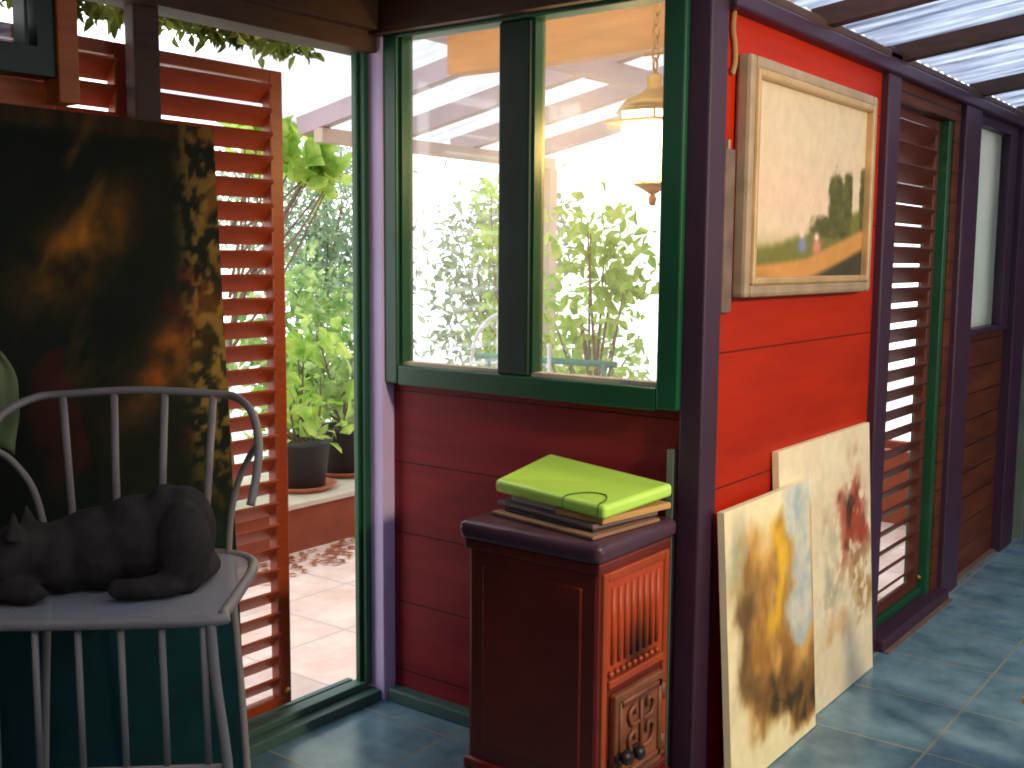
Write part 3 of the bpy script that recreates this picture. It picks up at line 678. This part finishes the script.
# pale cloth hanging at the left edge, in front of the dark canvas
f = MB(); g = []
for j in range(15):
    t_ = j/14; z = 1.285 - .24*t_; row = []
    hw = .055*math.sin(min(1, t_*2.4+.18)*math.pi/2) * (1 - .38*sm(.55, 1, t_))
    for i in range(11):
        s = i/10*2-1; row.append(f.bm.verts.new((-2.462 + .010*math.cos(s*5+t_*2) - .01*t_*0, 1.282 + s*hw, z + .012*math.sin(s*4)*t_)))
    g.append(row)
for a, b in zip(g, g[1:]):
    for i in range(10): f.bm.faces.new((a[i], a[i+1], b[i+1], b[i]))
cl = f.build('hanging_cloth', M['cloth'], smooth=True)
so = cl.modifiers.new('thick', 'SOLIDIFY'); so.thickness = .008
tag(cl, 'pale green cloth hanging against the dark canvas at the left edge', 'cloth')

# ------------------------------------------------------------------ honey wood chair at the right edge
wc = thing('wooden_chair', 'honey-coloured wooden chair whose corner shows at the lower right edge', 'chair', (-.56, 2.83, 0), R(-10))
f = MB(); f.span(0, .42, -.02, .40, .425, .45); f.build('seat', M['chairwood'], wc, bevel=.012, seg=3)
f = MB(); f.span(.02, .40, 0, .38, .35, .425); f.build('apron', M['chairwood'], wc, bevel=.006)
for x, y, h in ((.03,.01,.43),(.39,.01,.43),(.39,.37,.9),(.03,.37,.9)):
    f = MB(); f.tube([(x,y,0),(x,y,h)], [.016,.02], 10); f.build('leg', M['chairwood'], wc, True)
f = MB(); f.span(.03,.39,.36,.38,.78,.90); f.build('backrest', M['chairwood'], wc, bevel=.01)

# ------------------------------------------------------------------ lantern outside the right pane
ln = thing('hanging_lantern', 'glowing brass lantern hanging outside the right window pane', 'lantern', (-1.80, 3.12, 1.875)); ln.scale = (1.16, 1.16, 1.16)
f = MB(); f.lathe([(.058,-.115),(.098,.02),(.104,.075)], 6); f.build('glass_body', M['glow'], ln)
f = MB(); f.lathe([(.148,.042),(.150,.05),(.105,.056)], 6); f.build('rim', M['brassy'], ln)
f = MB(); f.lathe([(.108,.075),(.08,.11),(.035,.13),(.02,.15),(.022,.17),(.008,.185)], 12); f.build('cap', M['brassy'], ln, True)
f = MB(); f.lathe([(.008,-.175),(.012,-.155),(.006,-.145),(.03,-.13),(.054,-.118),(.052,-.112)], 12); f.build('bottom_finial', M['brassy'], ln, True)
f = MB()
for j in range(6):
    a = 2*math.pi*j/6; f.tube([(.052*math.cos(a),.052*math.sin(a),-.117),(.106*math.cos(a),.106*math.sin(a),.075)], .004, 6)
f.build('cage_bars', M['brassy'], ln, True)
f = MB()
for i in range(8):
    f.tube([(.010*math.cos(u)*(i%2), .010*math.cos(u)*((i+1)%2), .205+i*.030 + .018*math.sin(u)) for u in [2*math.pi*q/10 for q in range(10)]], .0035, 5, closed=True)
f.tube([(-.035,0,.235),(.035,0,.235)], .005, 6)
f.build('chain', M['brassy'], ln, True)
li = bpy.data.lights.new('lantern_light', 'POINT'); li.energy = 13; li.color = (1, .62, .18); li.shadow_soft_size = .08
lo = bpy.data.objects.new('lantern_light', li); C.objects.link(lo); lo.location = (-1.80, 2.98, 1.86)

# ------------------------------------------------------------------ pergola over the patio
pg = thing('pergola', 'haze-paled timber pergola with milky roof sheets over the patio', 'pergola')
def pz(x): return 2.74 + .20*(x - RX)
for y, xe in ((2.98, -2.85), (3.4, -2.85), (3.9, -4.3), (4.5, -4.3), (5.1, -4.3), (5.75, -4.3)):
    f = MB(); f.bar((-1.5, y, pz(-1.5)), (xe, y, pz(xe)), .06, .09); f.build('rafter', M['hazedbeam'], pg)
f = MB(); f.span(-4.18, -4.12, 3.87, 5.9, 2.07, 2.14); f.build('eave_beam', M['eave'], pg)
f = MB(); f.span(-2.85, -2.78, 2.95, 5.9, 2.32, 2.41); f.build('purlin', M['hazedbeam'], pg)
f = MB(); f.span(-2.75, -1.46, 3.22, 3.30, 2.185, 2.33); f.build('wall_beam', M['amberbeam'], pg)
for y in (5.85,):
    f = MB(); f.span(-4.18, -4.10, y-.04, y+.04, -.005, 2.07); f.build('post', M['eave'], pg)
for y in (2.9, 5.8):
    f = MB(); f.span(-1.54, -1.465, y-.04, y+.04, -.005, 2.68); f.build('post', M['hazedbeam'], pg)
f = MB(); vs = []
for i in range(81):
    y = 2.9 + 3.0*i/80; dz = .008*math.cos(i*math.pi)
    vs.append((f.bm.verts.new((-4.45, y, pz(-4.45)+.06+dz)), f.bm.verts.new((RX-.03, y, pz(RX-.03)+.06+dz))))
for a, b in zip(vs, vs[1:]): f.bm.faces.new((a[0], a[1], b[1], b[0]))
f.build('roof_sheet', M['roofout'], pg, smooth=True)

# ------------------------------------------------------------------ raised planter, pots and plants
rp_ = thing('raised_planter', 'low rust-brown planter wall with cream ledge along the patio', 'planter')
span('planter_wall', M['planter'], (-4.9, -4.2, .6, 4.9, -.01, .225), rp_)
span('ledge', M['ledge'], (-4.92, -4.17, .58, 4.92, .225, .255), rp_, bevel=.006)
pb = thing('planter_box', 'rust-brown planter box glimpsed low through the dark passage shutter', 'planter')
f = MB(); f.span(-2.55, -1.62, 6.3, 6.36, -.005, .42); f.span(-2.55, -1.62, 6.64, 6.7, -.005, .42); f.span(-2.55, -2.49, 6.36, 6.64, -.005, .42); f.span(-1.68, -1.62, 6.36, 6.64, -.005, .42); f.build('box', M['planter'], pb, bevel=.006)
span('soil', M['soil'], (-2.49, -1.68, 6.36, 6.64, .02, .37), pb)
rng = random.Random(7)
def rvec(up=0.0):
    while True:
        v = Vector((rng.uniform(-1,1), rng.uniform(-1,1), rng.uniform(-1,1)))
        if .05 < v.length < 1: v.normalize(); v.z += up; return v.normalized()
def plant(name, label, cat, base, blobs, n, size, m, trunk=True, narrow=.5, up=.2, group=None, clusters=28):
    t = thing(name, label, cat, base)
    f = MB(); tips = []
    for (c, r) in blobs:
        cl = [Vector(c) + Vector([v*k for v, k in zip(rvec()*rng.uniform(.3, 1) ** .6, r)]) for _ in range(clusters)]
        tips += cl
        for _ in range(n):
            k = rng.choice(cl); sp = min(r)*.38
            p = k + Vector((rng.gauss(0, sp), rng.gauss(0, sp), rng.gauss(0, sp*.8)))
            if p.z < .02: continue
            l = size*rng.uniform(.65, 1.3); f.leaf(p, rvec(up), l, l*narrow, rvec(.6))
    f.build('foliage', m, t)
    if trunk:
        b = MB(); c0 = Vector(blobs[0][0])
        b.tube(spline([(0,0,0), (rng.uniform(-.03,.03), .02, c0.z*.5), c0], 6), [.022*(1-.5*i/12) for i in range(13)], 7)
        for q in tips[::max(1, len(tips)//10)]:
            s0 = Vector((0,0,c0.z*rng.uniform(.4,.8))); mid = (s0+q)/2 + Vector((rng.uniform(-.05,.05),rng.uniform(-.05,.05),-.03))
            b.tube(spline([s0, mid, q], 4), [.010*(1-.6*i/8) for i in range(9)], 5)
        b.build('branches', M['bark'], t, True)
    return t
def pot(parent, r, h):
    f = MB(); f.lathe([(r*.78,.02),(r*.95,h*.9),(r*1.03,h*.9),(r*1.03,h),(r*.93,h),(r*.92,h-.03),(.01,h-.035)], 28); f.build('pot', M['pot'], parent, True)
    f = MB(); f.lathe([(r*.95,0),(r*1.2,.028),(r*1.14,.03),(r*.9,.012)], 28); f.build('saucer', M['terracotta'], parent, True)
def potted(label, base, r, h, blobs, n, size, m):
    t = plant('potted_plant', label, 'potted plant', base, blobs, n, size, m, narrow=.55, clusters=12, group=None)
    pot(t, r, h); return t
potted('leafy plant in a dark pot on a saucer, next to the shutter stile', (-4.43, 3.99, .2565), .155, .27, [((0,0,.40),(.20,.20,.14)), ((-.05,.05,.62),(.2,.24,.22))], 75, .115, M['leaf_bright'])
potted('leafy plant in the dark pot nearest the doorway post', (-4.55, 4.42, .2565), .15, .28, [((0,0,.42),(.2,.2,.16)), ((0,0,.66),(.2,.24,.2))], 80, .10, M['leaf_mid'])
potted('leafy plant in a dark pot on the ledge, seen through the shutter slats', (-4.45, 3.2, .2565), .15, .27, [((0,0,.42),(.2,.2,.16)), ((0,0,.66),(.22,.24,.22))], 80, .10, M['leaf_mid'])
plant('shrub', 'leafy green shrub behind the potted plants in the doorway', 'shrub', (-5.35, 4.75, -.06), [((0,0,1.1),(.3,.50,.42)), ((.05,.15,.6),(.3,.45,.3))], 620, .10, M['leaf_mid'])
plant('feathery_tree', 'grey-green feathery tree filling the upper doorway', 'tree', (-6.1, 5.65, -.06), [((0,0,1.95),(.45,.75,.5)), ((.1,.1,1.4),(.4,.65,.4))], 2300, .075, M['leaf_grey'], narrow=.3, clusters=45)
plant('vine', 'bright yellow-green vine leaves under the pergola edge, next to the shutter top', 'vine', (-4.55, 3.62, .255), [((.05,.52,1.72),(.14,.16,.14)), ((.0,.28,1.85),(.14,.2,.12))], 90, .13, M['leaf_bright'], narrow=.8)
plant('shrub', 'bushy green shrub seen through the gaps of the shutter beside the doorway', 'shrub', (-5.4, 3.35, -.06), [((0,0,1.5),(.3,.5,.5)), ((0,0,.8),(.3,.5,.4))], 560, .10, M['leaf_mid'])
plant('shrub', 'bushy green shrub glimpsed behind the shutter left of the dark door post', 'shrub', (-5.4, 2.15, -.06), [((0,0,1.6),(.3,.5,.5)), ((0,0,.85),(.3,.5,.4))], 450, .10, M['leaf_mid'])
plant('tree', 'pale grey-green tree filling the left window pane', 'tree', (-5.35, 6.75, -.06), [((-.1,0,1.45),(.42,.4,.5)), ((.3,.1,1.75),(.3,.35,.35)), ((.05,0,.95),(.5,.4,.3))], 620, .085, M['leaf_grey'], narrow=.45, clusters=40)
plant('shrub', 'bright green shrub in the right part of the left window pane', 'shrub', (-4.85, 6.35, -.06), [((0,0,1.75),(.16,.3,.35)), ((0,0,1.1),(.16,.3,.4))], 200, .09, M['leaf_bright'])
plant('shrub', 'open-branched light green shrub outside the right window pane', 'shrub', (-3.05, 4.75, -.06), [((-.10,0,1.25),(.22,.22,.26)), ((-.02,.0,1.66),(.24,.2,.24)), ((-.15,.1,.98),(.24,.22,.22)), ((.14,-.05,1.45),(.12,.14,.2))], 150, .075, M['leaf_bright'], narrow=.6, clusters=22)
plant('shrub', 'low green shrub at the bottom of the right window pane', 'shrub', (-3.75, 5.75, -.06), [((0,0,.85),(.38,.25,.25))], 300, .08, M['leaf_mid'])
# leafy strand along the outside of the door header
vg = thing('creeper', 'dark leafy creeper strung along the top of the doorway', 'creeper', (LX-.30, 1.7, 2.2))
f = MB()
for i in range(1300):
    y = rng.uniform(-.5, .95); f.leaf(Vector((rng.uniform(-.05,.05), y, rng.gauss(0,.022)+.015)), rvec(-.1), .05*rng.uniform(.7,1.3), .025, rvec(.3))
f.build('foliage', M['leaf_bamboo'], vg)
f = MB(); f.tube([(0,-.55,.04),(0,.98,.035)], .006, 6)
for y in (-.5, .93): f.tube([(0,y,.04),(.24,y,.03)], .006, 6)
f.build('stem', M['bark'], vg)
# leaf litter by the planter foot
f = MB()
for i in range(170):
    p = Vector((max(-4.13, -4.02 + rng.gauss(0,.08)), rng.uniform(3.2,4.6), .004)); f.leaf(p, Vector((rng.uniform(-1,1),rng.uniform(-1,1),.05)), rng.uniform(.03,.07), .03, Vector((0,0,1)), .08)
lt = f.build('foliage_litter', M['litter']); lt.name = 'fallen_leaves'; lt['kind'] = 'stuff'; tag(lt, 'dry reddish leaves scattered along the foot of the planter wall', 'leaves')
# white metal garden seat and teal pipe seen through the window
gs = thing('garden_chair', 'white metal garden chair with curved back outside the left window pane', 'chair', (-4.15, 5.45, -.005), R(25))
f = MB(); f.tube(spline([(-.24,0,.45),(-.24,.02,.9),(-.16,.04,1.1),(0,.05,1.17),(.16,.04,1.1),(.24,.02,.9),(.24,0,.45)], 6), .013, 8); f.build('back_hoop', M['outwhite'], gs, True)
f = MB(); f.box((0,-.22,.45),(.5,.46,.025)); f.build('seat', M['outwhite'], gs, bevel=.008)
for x in (-.08, .08):
    f = MB(); f.tube([(x,0,.45),(x,.045,1.13)], .008, 6); f.build('back_bar', M['outwhite'], gs, True)
f = MB(); f.tube([(-.235,.02,.85),(.235,.02,.85)], .009, 6); f.build('back_crossbar', M['outwhite'], gs, True)
for x, y in ((-.22,-.42),(.22,-.42),(-.24,0),(.24,0)):
    f = MB(); f.tube([(x,y,0),(x,y,.45)], .012, 8); f.build('leg', M['outwhite'], gs, True)
ra = thing('garden_rail', 'teal pipe rail with a white stake outside the right window pane', 'rail', (-3.1, 4.4, 0))
f = MB(); f.tube([(-.45,0,1.0),(.35,.06,1.0)], .016, 8); f.build('pipe', M['tealpipe'], ra, True)
for x in (-.4, .3):
    f = MB(); f.tube([(x,.01,-.0),(x,.03,1.0)], .012, 8); f.build('post', M['tealpipe'], ra, True)
f = MB(); f.tube([(.04,-.02,0),(.02,-.03,1.09)], .010, 8); f.build('stake', M['outwhite'], ra, True)

# ------------------------------------------------------------------ light
w = bpy.data.worlds.new('overcast_sky'); scene.world = w; w.use_nodes = True
nt = w.node_tree; bg = nt.nodes['Background']
tc = nt.nodes.new('ShaderNodeTexCoord'); sp = nt.nodes.new('ShaderNodeSeparateXYZ'); rp = nt.nodes.new('ShaderNodeValToRGB')
rp.color_ramp.elements[0].position = .0; rp.color_ramp.elements[0].color = (1, .99, .985, 1); rp.color_ramp.elements[1].position = .6; rp.color_ramp.elements[1].color = (.93, .96, 1, 1)
nt.links.new(tc.outputs['Generated'], sp.inputs[0]); nt.links.new(sp.outputs['Z'], rp.inputs[0]); nt.links.new(rp.outputs[0], bg.inputs[0])
bg.inputs[1].default_value = 2.9
def lamp(name, kind, loc, energy, col, size=.3, rot=None):
    l = bpy.data.lights.new(name, kind); l.energy = energy; l.color = col
    if kind == 'AREA': l.size = size
    else: l.shadow_soft_size = size
    o = bpy.data.objects.new(name, l); C.objects.link(o); o.location = loc
    if rot: o.rotation_euler = rot
    return o
sp_ = lamp('warm_fill_spot', 'SPOT', (1.2, 2.15, 2.2), 310, (1, .80, .50), .10)  # unseen warm spot, added to brighten the red wall side
sp_.data.spot_size = R(70); sp_.data.spot_blend = .55
sp_.rotation_euler = (Vector((-1.38, 3.35, .85)) - sp_.location).to_track_quat('-Z', 'Y').to_euler()
lamp('warm_fill_point', 'POINT', (-.8, .5, 2.1), 4, (1, .66, .36), .12)  # unseen weak lamp, added for warm glints on the left

scene.cycles.filter_width = 1.9
scene.view_settings.view_transform = 'Standard'
scene.view_settings.look = 'None'
scene.view_settings.exposure = 0.0
